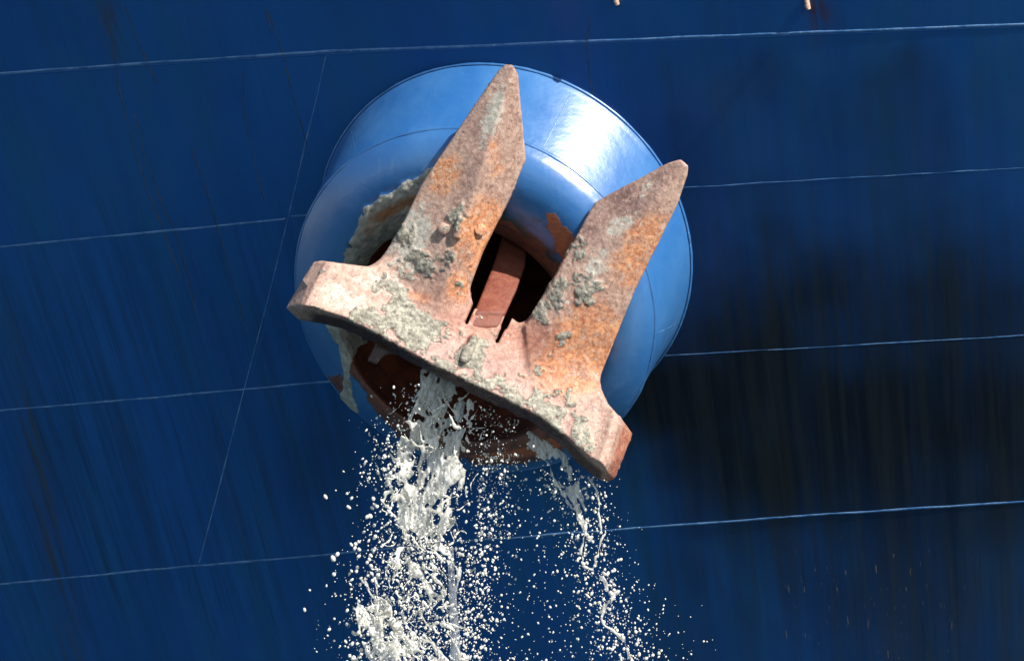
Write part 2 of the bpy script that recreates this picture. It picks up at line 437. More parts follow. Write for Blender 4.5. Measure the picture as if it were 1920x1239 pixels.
grime_shade = np.maximum(grime_shade, 0.34 * np.exp(-(((hx - 600) / 110) ** 2 + ((hy - 860) / 130) ** 2)))  # painted shade on the plating low left of the bolster
streak = 0.25 + 0.75 * smooth(330, 620, hy) * (1 - 0.7 * smooth(1080, 1220, hy))
streak = streak * (0.4 + 0.6 * smooth(-200, 300, 700 - hx) + 0.6 * smooth(1150, 1500, hx)).clip(0, 1)
olive = 1.0 * np.exp(-((hx - (195 + (hy) * 0.19)) / 20) ** 2) * (1 - smooth(30, 190, hy))
olive = np.maximum(olive, 0.8 * np.exp(-((hx - (30 + (hy - 660) * 0.19)) / 22) ** 2) * smooth(500, 760, hy))
olive = np.maximum(olive, 0.30 * smooth(1500, 1700, hx) * smooth(960, 1130, hy))
rust = 0.9 * np.exp(-(((hx - 1528 - 0.35 * hy) / 22) ** 2 + ((hy - 18) / 26) ** 2))
rust = np.maximum(rust, 0.5 * np.exp(-((hx - 1530) / 14) ** 2) * (1 - smooth(20, 130, hy)))
rust = np.maximum(rust, 0.5 * np.exp(-(((hx - 205) / 14) ** 2 + ((hy - 25) / 30) ** 2)))
fleck = smooth(1430, 1500, hx) * smooth(980, 1080, hy) * (1 - smooth(1720, 1850, hx)) * 0.8
plate = ship_part('hull_plating', HV, HQ, M_HULL, None, dict(grime_shade=grime_shade, streak=streak, olive=olive, rust=rust, fleck=fleck))
uvl = plate.data.uv_layers.new(name='UVMap')
lv = np.empty(len(plate.data.loops), np.int32); plate.data.loops.foreach_get('vertex_index', lv)
flow = (0.20 - 0.035 * HV[:, 0].clip(-4, 4))
uvl.data.foreach_set('uv', np.stack([HV[:, 0] + HV[:, 2] * flow, HV[:, 2]], -1)[lv].astype(np.float32).ravel())

def ribbon(pts, nrm, half, height, wob=0.0, seg=6, taper=False):
    """half-round bead along 3-D points lying on a surface with normals nrm"""
    pts = np.asarray(pts); nrm = np.asarray(nrm); n = len(pts)
    tan = np.gradient(pts, axis=0); tan /= np.linalg.norm(tan, axis=1)[:, None]
    bi = np.cross(nrm, tan); bi /= np.linalg.norm(bi, axis=1)[:, None]
    w = 1 + wob * (RNG.random(n) - 0.5) * 2
    w = np.convolve(np.pad(w, 2, 'edge'), np.ones(5) / 5, 'valid')
    if taper: w = w * np.clip(np.minimum(np.arange(n), np.arange(n)[::-1]) / (0.1 * n), 0.15, 1)
    rows = []
    for k in range(seg + 1):
        a = math.pi * k / seg
        rows.append(pts + bi * (half * math.cos(a) * w)[:, None] + nrm * (height * math.sin(a) * w - 0.002)[:, None])
    v = np.stack(rows, 1).reshape(-1, 3); q = []
    i, j = np.meshgrid(np.arange(n - 1), np.arange(seg), indexing='ij'); s = seg + 1
    q = np.stack([i * s + j, i * s + j + 1, (i + 1) * s + j + 1, (i + 1) * s + j], -1).reshape(-1, 4)
    return v, q

def resample(pp, step):
    pp = np.array(pp, float); out = []
    d = np.r_[0, np.cumsum(np.hypot(*np.diff(pp, axis=0).T))]
    t = np.arange(0, d[-1], step); t = np.r_[t, d[-1]]
    return np.stack([np.interp(t, d, pp[:, 0]), np.interp(t, d, pp[:, 1])], 1)

def hull_seam(name, pp, half, height, mat, wob=0.35, jit=0.8, taper=False, step=8):
    r = resample(pp, step)
    r[:, 1] += np.convolve(np.pad(RNG.normal(0, jit, len(r)), 3, 'edge'), np.ones(7) / 7, 'valid')
    P = np.array([hull_hit(a, b) for a, b in r]); N = np.array([hull_n(p) for p in P])
    v, q = ribbon(P, N, half, height, wob, taper=taper)
    return ship_part(name, v, q, mat)

SEAMS = [
    ([(-700, 178), (0, 138), (300, 117), (610, 97), (1100, 78), (1500, 62), (1920, 46), (2600, 20)], 0.009),
    ([(-700, 525), (0, 463), (300, 434), (535, 411)], 0.008),
    ([(545, 407), (620, 400), (700, 393)], 0.007),
    ([(1180, 362), (1282, 352), (1600, 333), (1920, 315), (2600, 280)], 0.005),
    ([(-700, 830), (0, 770), (290, 745), (590, 718), (700, 710)], 0.007),
    ([(1180, 672), (1290, 664), (1600, 647), (1920, 629), (2600, 590)], 0.005),
    ([(-700, 1155), (0, 1095), (300, 1066), (610, 1040), (860, 1015), (1100, 997), (1500, 967), (1920, 940), (2600, 895)], 0.008),
    ([(612, 100), (592, 190), (574, 262), (541, 405), (500, 570), (460, 720), (410, 915), (373, 1055)], 0.005),
]
for pp, h in SEAMS: hull_seam('weld_seam', pp, h, h * 0.55, M_SEAM)
hull_seam('plate_edge', [(-700, 181), (0, 143), (300, 122), (610, 102), (1100, 83), (1500, 67), (1920, 51), (2600, 26)], 0.006, 0.004, M_HULL)
hull_seam('plate_edge', [(618, 100), (582, 262), (550, 405), (468, 720)], 0.004, 0.003, M_HULL)
RUNS = [
    [(196, 0), (207, 60), (222, 160), (250, 275), (278, 360), (305, 430), (335, 510), (350, 545)],
    [(245, 190), (270, 290), (310, 400), (330, 440), (352, 520), (375, 620)],
    [(230, 0), (247, 50), (268, 100), (290, 150), (305, 165)],
    [(487, 0), (505, 30), (530, 96), (545, 165), (572, 260), (586, 318)],
    [(500, 20), (506, 60)],
    [(455, 120), (458, 220), (478, 310), (500, 390)],
    [(350, 250), (390, 370), (415, 450), (440, 540), (470, 640)],
    [(1112, 10), (1100, 75), (1104, 140), (1118, 200)],
]
for k, pp in enumerate(RUNS):
    hull_seam('rust_streak', pp, 0.0045, 0.0042, M_RUN, 0.6, 1.2, True, 5)

# drain stubs at the top edge
def tube(pts, rad, seg=12, cap=True):
    pts = np.asarray(pts, float); n = len(pts); rad = np.broadcast_to(rad, n)
    tan = np.gradient(pts, axis=0); tan /= np.maximum(np.linalg.norm(tan, axis=1), 1e-9)[:, None]
    up = np.array([0.31, 0.2, 0.9]); v = []
    for p, t, r in zip(pts, tan, rad):
        a = np.cross(t, up); a /= np.linalg.norm(a); b = np.cross(t, a)
        for k in range(seg):
            an = 2 * math.pi * k / seg; v.append(p + (a * math.cos(an) + b * math.sin(an)) * r)
    q = [[i * seg + k, i * seg + (k + 1) % seg, (i + 1) * seg + (k + 1) % seg, (i + 1) * seg + k] for i in range(n - 1) for k in range(seg)]
    if cap:
        for e in (0, n - 1):
            c = len(v); v.append(pts[e])
            for k in range(seg): q.append([e * seg + k, c, c, e * seg + (k + 1) % seg])
    return np.array(v), np.array(q)

# ------------------------------------------------------------------ bolster round the hawse pipe
def at_height(px, py, h):
    p = C0 + BN * h; o = np.array([0, -D, 0.0]); r = ray(px, py)
    return o + r * (np.dot(p - o, BN) / np.dot(r, BN))
PIPE_DIR = np.array([0.22, 0.80, 0.56]); PIPE_DIR /= np.linalg.norm(PIPE_DIR)
H1, H2 = 0.50, 0.72
mouth = at_height(862, 620, 0.44)
wall_rings = [(C0, 1.20, -0.10), (C0, 1.20, -0.02), (C0, 1.198, 0.01), (C0, 1.192, 0.03), (C0, 1.183, 0.045)]
W = at_height(887, 568, H1)
lip_ctrl = [(W, 1.15, H1), (at_height(886, 571, 0.57), 1.08, 0), (at_height(883, 577, 0.63), 0.995, 0), (at_height(878, 586, 0.66), 0.905, 0),
            (at_height(871, 600, 0.645), 0.82, 0), (at_height(865, 613, 0.57), 0.757, 0), (mouth, 0.73, 0), (mouth - BN * 0.14 + PIPE_DIR * 0.05, 0.715, 0)]
def catmull(ctrl, sub):
    P = [np.r_[c[0], c[1]] for c in ctrl]; P = [2 * P[0] - P[1]] + P + [2 * P[-1] - P[-2]]; out = []
    for k in range(1, len(P) - 2):
        a, b, c, d = P[k-1:k+3]
        for t in np.linspace(0, 1, sub, endpoint=False):
            out.append(0.5 * (2*b + (c-a)*t + (2*a-5*b+4*c-d)*t*t + (3*b-a-3*c+d)*t**3))
    out.append(P[-2]); return out
rings = [np.r_[c + BN * h, r] for c, r, h in wall_rings]
last = rings[-1]; lipR = catmull(lip_ctrl, 14)
for t in np.linspace(0, 1, 26)[1:-1]: rings.append(last * (1 - t) + lipR[0] * t)
n_wall = len(rings)
rings += lipR
NA = 420
ang = np.linspace(0, 2 * math.pi, NA, endpoint=False)
dirs = np.cos(ang)[:, None] * E1 + np.sin(ang)[:, None] * E2
BV = np.stack([r[:3] + dirs * r[3] for r in rings], 0)          # rings x angle x 3
nr = len(rings)
def ring_quads(nr):
    i, j = np.meshgrid(np.arange(nr - 1), np.arange(NA), indexing='ij'); j2 = (j + 1) % NA
    return np.stack([i * NA + j, i * NA + j2, (i + 1) * NA + j2, (i + 1) * NA + j], -1).reshape(-1, 4)
BQ = ring_quads(nr); BVf = BV.reshape(-1, 3)
bx, by = to_px(BVf)
ring_id = np.repeat(np.arange(nr), NA); azi = np.tile(ang, nr)
lipf = np.clip((ring_id - n_wall) / (nr - n_wall - 1.0), -1, 1)     # 0 at weld, 1 at throat
nz1 = fbm(BVf * 14, 4, 3) - 0.5; nz2 = fbm(BVf * 40, 3, 9) - 0.5
# mud left of the upper fluke
nz3 = fbm(BVf * 75, 3, 19) - 0.5
mud_sd = poly_sdf(bx - 30 * nz1 + 18 * nz2 + 6 * nz3, by + 34 * nz1 - 16 * nz2 + 6 * nz3, [(634, 505), (650, 485), (655, 450), (676, 420), (684, 388), (730, 362), (768, 336), (812, 318), (900, 330), (860, 520), (700, 560)])
mud = 1 - smooth(-5, 5, mud_sd)
drip = line_dist(bx + 10 * nz1, by, [(622, 612), (640, 645), (652, 700), (650, 740), (665, 790), (700, 830), (725, 850)])
mud = np.maximum(mud, 1 - smooth(3, 9, drip - 7 * smooth(690, 770, by) * (1 - smooth(770, 800, by))))
mud = np.maximum(mud, 1 - smooth(-3, 4, poly_sdf(bx + 14 * nz2, by + 12 * nz1, [(612, 608), (650, 615), (690, 640), (668, 650), (655, 690), (640, 640), (630, 640)])))
mud = mud * (lipf > -0.3)
mud_th = np.where(mud > 0, mud * (0.006 + 0.022 * np.clip(nz1 + 0.2, 0, 1) + 0.018 * nz2 + 0.012 * nz3), 0)
stain = 1 - smooth(4, 13, line_dist(bx + 20 * nz1, by + 10 * nz2, [(690, 432), (705, 408), (730, 396), (770, 375), (800, 365)]))
stain = stain * (0.4 + 0.6 * smooth(690, 720, bx))
rustm = smooth(0.62, 0.74, lipf + 0.25 * nz1)
low = smooth(-0.05, 0.60, -np.sin(azi + 0.10)) * (1 - smooth(1040, 1100, bx))                    # rust creeps outwards over the bottom of the lip
rustm = np.maximum(rustm, low * smooth(0.0, 0.22, lipf + 0.25 * nz1 - 0.34 * (1 - smooth(640, 780, bx))))
rustm = np.maximum(rustm, 1 - smooth(-6, 6, poly_sdf(bx + 30 * nz1, by + 20 * nz2, [(612, 705), (640, 700), (660, 760), (690, 815), (640, 790), (622, 750)])))
patch = 1 - smooth(-7, 7, poly_sdf(bx + 20 * nz1, by + 20 * nz2, [(1024, 398), (1042, 398), (1066, 430), (1085, 465), (1060, 500), (1042, 470)]))
rustm = np.maximum(rustm, patch); orange = np.maximum(patch, (lipf > 0.2) * (bx > 860) * (1 - smooth(9, 22, line_dist(bx, by + 8 * nz1, [(890, 866), (950, 862), (1000, 850), (1040, 834)]))))
rustm = np.maximum(rustm, orange)
grim = smooth(0.42, 0.72, lipf + 0.3 * nz1) * 0.9
grim = np.maximum(grim, low * smooth(0.02, 0.22, lipf + 0.2 * nz1 - 0.30 * (1 - smooth(640, 780, bx))))
VN = vnormals(BVf, BQ)
BVf = BVf + VN * np.sign((VN @ BN).mean() + 1e-9) * mud_th[:, None] if (VN[NA * (n_wall + 5)] @ BN) > 0 else BVf - VN * mud_th[:, None]
bol = ship_part('anchor_bolster', BVf, BQ, M_BOL, None, dict(mud=mud, rust=rustm, orange=orange, grime_shade=grim, stain=stain))

# hawse pipe, open into the dark of the bow
pr = []
for k, s in enumerate(np.linspace(0, 2.6, 18)):
    pr.append(np.r_[lip_ctrl[-1][0] + PIPE_DIR * s - BN * 0.004, 0.715 - 0.10 * min(s, 1)])
PV = np.stack([r[:3] + dirs * r[3] for r in pr], 0).reshape(-1, 3); PQ = ring_quads(len(pr))
endc = len(PV); PV = np.vstack([PV, pr[-1][:3]])
b0 = (len(pr) - 1) * NA
capq = np.array([[b0 + k, b0 + (k + 1) % NA, endc, endc] for k in range(NA)])
pipe = ship_part('hawse_pipe', PV, PQ, M_PIPE)
tri = make_mesh('pipe_end', (PV + SHIP_INV), capq[:, :3], M_PIPE, ship)

def ring_bead(name, ring, half, height, normal_mix, a0=0, a1=2 * math.pi, mat=None):
    a = np.linspace(a0, a1, 360); d = np.cos(a)[:, None] * E1 + np.sin(a)[:, None] * E2
    P = ring[:3] + d * ring[3]; N = d * normal_mix + BN * (1 - normal_mix); N /= np.linalg.norm(N, axis=1)[:, None]
    v, q = ribbon(P, N, half, height, 0.5)
    o = ship_part(name, v, q, mat or M_SEAM); o.parent = bol; return o
ring_bead('weld_seam', lipR[0], 0.012, 0.007, 0.55, mat=M_BOL)
ring_bead('weld_seam', np.r_[C0 + BN * 0.012, 1.204], 0.010, 0.008, 0.75, mat=M_BOL)
def wall_bead(pxa, pxb, half, mat):
    # a weld across the cone between base ring and lip ring at the azimuth where the photo shows it
    t = np.linspace(0.02, 0.97, 40); i0, i1 = 5, n_wall - 1
    def az_of(px, rid):
        row = BV[rid]; x, y = to_px(row); return ang[np.argmin(np.hypot(x - px[0], y - px[1]))]
    a0, a1 = az_of(pxa, i0), az_of(pxb, i1)
    if a1 - a0 > math.pi: a1 -= 2 * math.pi
    if a0 - a1 > math.pi: a0 -= 2 * math.pi
    a = a0 + (a1 - a0) * t; d = np.cos(a)[:, None] * E1 + np.sin(a)[:, None] * E2
    R = np.array([rings[i0] * (1 - s) + rings[i1] * s for s in t]); P = R[:, :3] + d * R[:, 3:]
    N = d * 0.6 + BN * 0.5; N /= np.linalg.norm(N, axis=1)[:, None]
    v, q = ribbon(P, N, half, half * 0.6, 0.4)
    o = ship_part('weld_seam', v, q, mat); o.parent = bol
wall_bead((1080, 150), (1025, 262), 0.005, M_SEAM)
wall_bead((655, 240), (678, 305), 0.004, M_BOL)
wall_bead((1268, 604), (1170, 620), 0.005, M_SEAM)

for (px, py, L) in ((1513, 10, 14), (1155, 2, 8)):
    p = hull_hit(px, py, 0.0); n = hull_n(p)
    pts = [p + np.array([0, 0, 0.12]) + n * 0.01, p + np.array([0.0, 0, 0.05]) + n * 0.016, p + np.array([0.006, 0, 0.0]) + n * 0.018, p + np.array([0.014, 0, -0.02]) + n * 0.018]
    v, q = tube(pts, [0.014, 0.015, 0.017, 0.013])
    o = ship_part('drain_stub', v, q[:, :4][(q[:, 1] != q[:, 2])], M_ANC)
    o['label'] = 'rusty drain stub with paint worn off'

# ------------------------------------------------------------------ anchor (designed in photo-sized units, u = 1/312.5 m)
U = (D - 1.25) / D / PXM
def unit(v):                                  # design units -> metres
    v = np.asarray(v, float); return np.stack([(v[:, 0] - CX) * U, -v[:, 2] * U, (CY - v[:, 1]) * U], -1)
STEP = 2.5
gx = np.arange(520, 1306, STEP); gy = np.arange(112, 925, STEP); gt = np.arange(272, 540, STEP)
GX, GY = np.meshgrid(gx, gy, indexing='ij')

LF = [(694, 512), (745, 440), (790, 347), (845, 266), (900, 186), (936, 135), (948, 126), (961, 127), (971, 143), (986, 300), (972, 332), (956, 372), (906, 470), (878, 545), (872, 610), (700, 600)]
RF = [(985, 612), (1010, 572), (1060, 482), (1100, 406), (1115, 380), (1145, 363), (1200, 335), (1252, 307), (1274, 301), (1289, 313), (1287, 330), (1270, 382), (1190, 545), (1132, 690), (1122, 716), (1128, 750), (1080, 770), (1000, 700)]
CR = [(535, 577), (588, 491), (602, 489), (640, 494), (690, 500), (760, 490), (868, 540), (878, 556), (890, 577), (930, 585), (955, 592), (972, 605), (990, 608), (1060, 640), (1118, 715), (1124, 732), (1140, 757), (1166, 786), (1187, 814), (1152, 897), (1138, 903), (1122, 899), (1088, 872), (1048, 830), (1000, 792), (930, 757), (850, 719), (770, 680), (700, 640), (640, 615), (600, 606), (560, 600)]

def vcoord(x, y): return (x - 575) * -0.469 + (y - 545) * 0.883
def F_left(x, y):
    r = side(x, y, (842, 516), (955, 150))       # + to the right of the ridge
    r = -r
    return 412 + 0.14 * (545 - y) - 0.28 * np.maximum(-r, 0) - 0.66 * np.maximum(r, 0)
def F_right(x, y):
    r = -side(x, y, (1060, 600), (1272, 312))
    return 409 + 0.12 * (640 - y) - 0.42 * np.maximum(-r, 0) - 0.20 * np.maximum(r, 0)
def F_crown(x, y, dp):
    v = vcoord(x, y)
    f = 421 + 0.42 * (v + 30)
    u = (x - 575) * 0.883 + (y - 545) * 0.469
    f = f + 16 * (1 - smooth(20, 190, u)) + 14 * smooth(500, 640, u) - 5 * np.exp(-((u - 330) / 90) ** 2)
    lr = -side(x, y, (558, 606), (612, 494))      # right of the left-hand ridge = +
    f = f + 9 * np.exp(-((lr - 16) / 20) ** 2) - 1.25 * np.maximum(-lr, 0)
    rr = -side(x, y, (1124, 905), (1162, 785))
    f = f + 9 * np.exp(-((rr + 12) / 12) ** 2) - 1.9 * np.maximum(rr, 0)
    inner = 391 - 2.6 * dp                        # undercut along the lower edge
    lower = smooth(-45, -5, v)
    return np.minimum(f, np.where(lower > 0.01, inner + (1 - lower) * 200, 1e6))

dl = poly_sdf(GX, GY, LF); dr = poly_sdf(GX, GY, RF); dc = poly_sdf(GX, GY, CR)
T = gt[None, None, :]
def slab(dp, F, B, k, ff=0.86):
    return smax(smax(dp[:, :, None] * 1.0, (T - F[:, :, None]) * ff, k), (B[:, :, None] - T) * 0.9, k)
Fl, Fr, Fc = F_left(GX, GY), F_right(GX, GY), F_crown(GX, GY, dc)
thL = 20 + 42 * smooth(130, 520, GY); thR = 20 + 42 * smooth(300, 660, GY)
field = smin(slab(dl, Fl, 412 + 0.14 * (545 - GY) - 26 - thL, 4), slab(dr, Fr, 409 + 0.12 * (640 - GY) - 26 - thR, 4), 3)
fc = slab(dc, Fc, np.full(GX.shape, 341.0), 5, 0.8)
field = smin(field, fc, 20)
# lug under the crown, rib on its face
lug = slab(poly_sdf(GX, GY, [(688, 677), (706, 640), (720, 640), (748, 655), (720, 668), (706, 684)]), np.full(GX.shape, 390.0), np.full(GX.shape, 345.0), 3)
field = np.minimum(field, lug)
ribd = line_dist(GX, GY, [(888, 634), (872, 672)])
rib = smax(ribd[:, :, None] - 7, T - (Fc[:, :, None] + 12), 4); rib = np.maximum(rib, (Fc[:, :, None] - 20) - T)
field = smin(field, rib, 6)
# bolts heads' block on the left fluke
blk = slab(poly_sdf(GX, GY, [(848, 446), (862, 449), (872, 412), (860, 408)]), Fl + 9, Fl - 20, 2)
field = smin(field, blk, 3)
# slots either side of the shank
s1 = line_dist(GX, GY, [(889, 572), (874, 606)]) - 3.2
s2 = line_dist(GX, GY, [(957, 586), (945, 612)]) - 6.5; s3 = line_dist(GX, GY, [(945, 612), (932, 640)]) - 3.6
slots = np.minimum(np.minimum(s1, s2), s3)
field = smax(field, -np.broadcast_to(slots[:, :, None], field.shape), 2)
AVg, AQ = surface_nets(field); del field, fc
AV = np.stack([gx[0] + AVg[:, 0] * STEP, gy[0] + AVg[:, 1] * STEP, gt[0] + AVg[:, 2] * STEP], -1)
AV = relax(AV, AQ, 1, 0.5)

def anchor_masks(A):
    x, y, t = A[:, 0], A[:, 1], A[:, 2]; P = A / 312.5
    n1 = fbm(P * 5.5, 5, 21, 0.6) - 0.5; n2 = fbm(P * 17, 5, 31, 0.6) - 0.5; n3 = fbm(P * 45, 3, 41) - 0.5; n4 = fbm(P * 9, 4, 51, 0.6) - 0.5
    v = vcoord(x, y); u = (x - 575) * 0.883 + (y - 545) * 0.469
    def blob(cx, cy, rx, ry, a=0.0):
        c, s = math.cos(a), math.sin(a); dx, dy = x - cx, y - cy
        return np.exp(-(((dx * c + dy * s) / rx) ** 2 + ((-dx * s + dy * c) / ry) ** 2))
    m = 0.50 * np.exp(-((v - 2) / 26) ** 2) * smooth(70, 120, u) * (1 - smooth(600, 660, u))
    for b in ((775, 610, 75, 42, 0.45, 1.0), (690, 595, 55, 26, 0.4, .75), (890, 665, 26, 38, 0.3, .95), (950, 715, 60, 26, 0.5, .62), (1020, 760, 70, 30, 0.6, .7), (1085, 800, 26, 60, -.4, .55),
              (795, 495, 52, 48, 0.3, .66), (840, 505, 26, 36, 0.3, .7), (735, 545, 50, 30, 0.4, .55), (762, 440, 36, 50, 0.4, .55), (855, 405, 20, 34, 0.3, .7), (835, 430, 14, 14, 0, .9), (850, 540, 22, 20, 0, .55),
              (1040, 560, 40, 60, 0.5, .66), (1015, 590, 26, 30, 0.5, .75), (1095, 545, 40, 40, 0.3, .6), (1085, 470, 34, 40, .6, .5), (1055, 640, 18, 26, 0, .45), (1000, 680, 50, 20, .5, .35), (605, 505, 14, 12, 0, .5), (925, 625, 14, 12, 0, .5), (910, 600, 14, 10, 0, .35)):
        m = np.maximum(m, b[5] * blob(*b[:5]))
    mud = m + 1.25 * n2 + 0.55 * n1 - 0.04
    mud = smooth(0.22, 0.66, mud)
    dark = np.maximum(blob(830, 490, 90, 70), blob(1050, 560, 70, 90, .5)) * 1.0
    dark = np.maximum(dark, 0.55 * smooth(-0.05, 0.2, n4))
    orange = np.maximum.reduce([blob(900, 440, 50, 90, .35), 1.1 * blob(1110, 640, 90, 80), 0.8 * blob(1200, 470, 60, 110, .5), blob(1060, 700, 80, 60), 0.9 * blob(860, 540, 30, 40), 0.75 * blob(780, 555, 40, 18, .3), .55 * blob(930, 300, 30, 70), .7 * blob(830, 330, 60, 60), 0.35 * blob(680, 545, 60, 25)])
    red = np.maximum.reduce([0.8 * blob(1000, 640, 60, 50), 0.6 * blob(935, 680, 40, 30), 0.5 * blob(1085, 560, 50, 40), blob(905, 595, 45, 30), 0.8 * blob(960, 625, 50, 30), 0.7 * blob(870, 610, 60, 30, .4), 0.9 * smooth(2, 14, -(-side(x, y, (1124, 905), (1162, 785))) * -1) * (x > 1080), 0.4 * blob(820, 560, 60, 25)])
    purple = np.maximum.reduce([0.9 * blob(1180, 375, 60, 55, -.4), 0.8 * blob(1100, 440, 30, 60, .5), .8 * blob(1240, 330, 50, 25, -.5), 0.55 * blob(895, 240, 40, 60), 0.55 * blob(880, 330, 30, 60, .4), .5 * blob(800, 520, 60, 50), 0.22 + 0 * x])
    dcr = poly_sdf(x, y, CR)
    under = smooth(-22, -13, dcr + 3 * n2) * smooth(-30, -8, v) * (1 - smooth(-6, 6, -side(x, y, (1124, 905), (1162, 785)))) * smooth(8, 30, -side(x, y, (558, 606), (612, 494)))  # mask of the painted underside shade along the crown
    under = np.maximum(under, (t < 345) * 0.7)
    film = np.maximum.reduce([0.16 + 0 * x, 0.62 * blob(925, 215, 24, 80, .35), .6 * blob(645, 560, 80, 40, .3), .55 * blob(710, 530, 70, 40), .58 * blob(770, 450, 55, 100, .4), .35 * blob(820, 320, 30, 80, .5), 0.52 * blob(1110, 510, 40, 70, .5), 0.50 * blob(1165, 425, 50, 30, -.3), .4 * blob(1210, 360, 20, 40, .3), .4 * blob(1060, 560, 40, 60), .4 * blob(610, 530, 20, 40, .5), .35 * blob(1110, 800, 40, 50), 0.30 * blob(920, 690, 120, 40, .5)])
    wet = np.clip(smooth(-90, -30, v) * smooth(60, 200, u) * (1 - smooth(540, 620, u)) , 0, 1)
    return dict(mud=mud, dark=dark, orange=orange, red=red, purple=purple, film=film, wet=wet, under=under), n1, n2, n3
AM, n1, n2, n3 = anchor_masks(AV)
AN = vnormals(AV, AQ)
disp = 1.3 * n1 + 1.7 * n2 + 0.6 * n3 + AM['mud'] * (1.5 + 5 * np.clip(n2 + 0.05, 0, 1) + 3 * np.clip(n3, -.3, 1))
AV2 = AV + AN * disp[:, None] if AN[np.argmax(AV[:, 2])][2] > 0 else AV - AN * disp[:, None]
AVm = unit(AV2)
flipped = vnormals(AVm, AQ)[np.argmin(AVm[:, 1])][1] > 0
if flipped: AQ = AQ[:, ::-1]
ANm = vnormals(AVm, AQ)
A0 = np.array([(905 - CX) * U, -1.0, (CY - 640) * U])
anchor = thing('ship_anchor', 'rusty mud caked stockless anchor with two pointed flukes drawn up into blue bolster', 'anchor', tuple(A0))
fcn = AV[AQ].mean(1)
is_l = (poly_sdf(fcn[:, 0], fcn[:, 1], LF) < 4) & (vcoord(fcn[:, 0], fcn[:, 1]) < -78 - 0.0 * fcn[:, 0]) & (fcn[:, 0] < 990)
is_r = (poly_sdf(fcn[:, 0], fcn[:, 1], RF) < 4) & (vcoord(fcn[:, 0], fcn[:, 1]) < -112) & (fcn[:, 0] > 960)
is_r |= (poly_sdf(fcn[:, 0], fcn[:, 1], RF) < 4) & (vcoord(fcn[:, 0], fcn[:, 1]) < -95) & (fcn[:, 0] > 985)
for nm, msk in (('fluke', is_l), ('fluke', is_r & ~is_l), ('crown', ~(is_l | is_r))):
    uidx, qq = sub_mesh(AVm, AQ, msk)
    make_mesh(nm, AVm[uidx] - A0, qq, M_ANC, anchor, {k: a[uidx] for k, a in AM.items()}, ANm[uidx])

# shank running up into the pipe
sx = np.arange(860, 1075, STEP); sy = np.arange(240, 660, STEP); stt = np.arange(-190, 430, STEP * 1.4)
SX, SY = np.meshgrid(sx, sy, indexing='ij')
SP = [(881, 608), (893, 576), (926, 490), (945, 425), (985, 262), (1045, 262), (994, 432), (984, 500), (968, 545), (950, 584), (927, 636), (900, 640)]
ds = poly_sdf(SX, SY, SP)
Fcs = F_crown(SX, np.maximum(SY, 592), poly_sdf(SX, np.maximum(SY, 592), CR)) + 3.0
Fs = Fcs - 1.15 * np.maximum(0, 585 - SY) - 0.8 * np.maximum(0, SY - 612) - 0.10 * np.abs(side(SX, SY, (910, 620), (985, 400)))
TS = stt[None, None, :]
fs = smax(smax(ds[:, :, None], (TS - Fs[:, :, None]) * 0.66, 4), ((Fs - 95)[:, :, None] - TS) * 0.66, 6)
SVg, SQ = surface_nets(fs)
SV = np.stack([sx[0] + SVg[:, 0] * STEP, sy[0] + SVg[:, 1] * STEP, stt[0] + SVg[:, 2] * STEP * 1.4], -1)
SV = relax(SV, SQ, 2)
SM, a1, a2, a3 = anchor_masks(SV)
SM['mud'] = SM['mud'] * 0
SVm = unit(SV)
if vnormals(SVm, SQ)[np.argmin(SVm[:, 1])][1] > 0: SQ = SQ[:, ::-1]
make_mesh('shank', SVm - A0, SQ, M_SHK, anchor, SM)

# bolt heads on the fluke
def bolt(px, py, r, h, seg):
    t = float(F_left(np.array([px * 1.0]), np.array([py * 1.0]))[0])
    v = []; prof = [(r * 1.0, -10), (r, h * .8), (r * .9, h), (0.01, h * 1.02)]
    nrm = np.array([0.35 if px > 880 else -0.15, 0, 1.0])
    for rr, hh in prof:
        for k in range(seg):
            a = 2 * math.pi * k / seg + 0.3
            v.append((px + rr * math.cos(a) + nrm[0] * hh, py + rr * math.sin(a), t + hh - nrm[0] * rr * math.cos(a)))
    q = [[i * seg + k, i * seg + (k + 1) % seg, (i + 1) * seg + (k + 1) % seg, (i + 1) * seg + k] for i in range(3) for k in range(seg)]
    vm = unit(np.array(v)); q = np.array(q)
    mk, *_ = anchor_masks(np.array(v)); mk['mud'] = np.clip(mk['mud'], 0, .6)
    make_mesh('bolt', vm - A0, q, M_ANC, anchor, mk)
bolt(900, 431, 11, 4, 20); bolt(833, 430, 12, 7, 6)

# ------------------------------------------------------------------ muddy water
WT = 335.0                                       # depth of the falling water, design units
def water_body(x0, x1, y0, y1, tt, fn, step):
    wx = np.arange(x0, x1, step); wy = np.arange(y0, y1, step); wt = np.arange(tt[0], tt[1], step * 1.3)
    P = np.stack(np.meshgrid(wx, wy, wt, indexing='ij'), -1).astype(np.float32)
    f = fn(P)
    f[0] = f[-1] = 1; f[:, 0] = f[:, -1] = 1; f[:, :, 0] = f[:, :, -1] = 1
    v, q = surface_nets(f)
    v = np.stack([wx[0] + v[:, 0] * step, wy[0] + v[:, 1] * step, wt[0] + v[:, 2] * step * 1.3], -1)
    v = relax(v, q, 2, 0.5)
    vm = unit(v)
    if (lambda n, k: n[k][1] > 0)(vnormals(vm, q), np.argmin(vm[:, 1])): q = q[:, ::-1]
    return vm, q

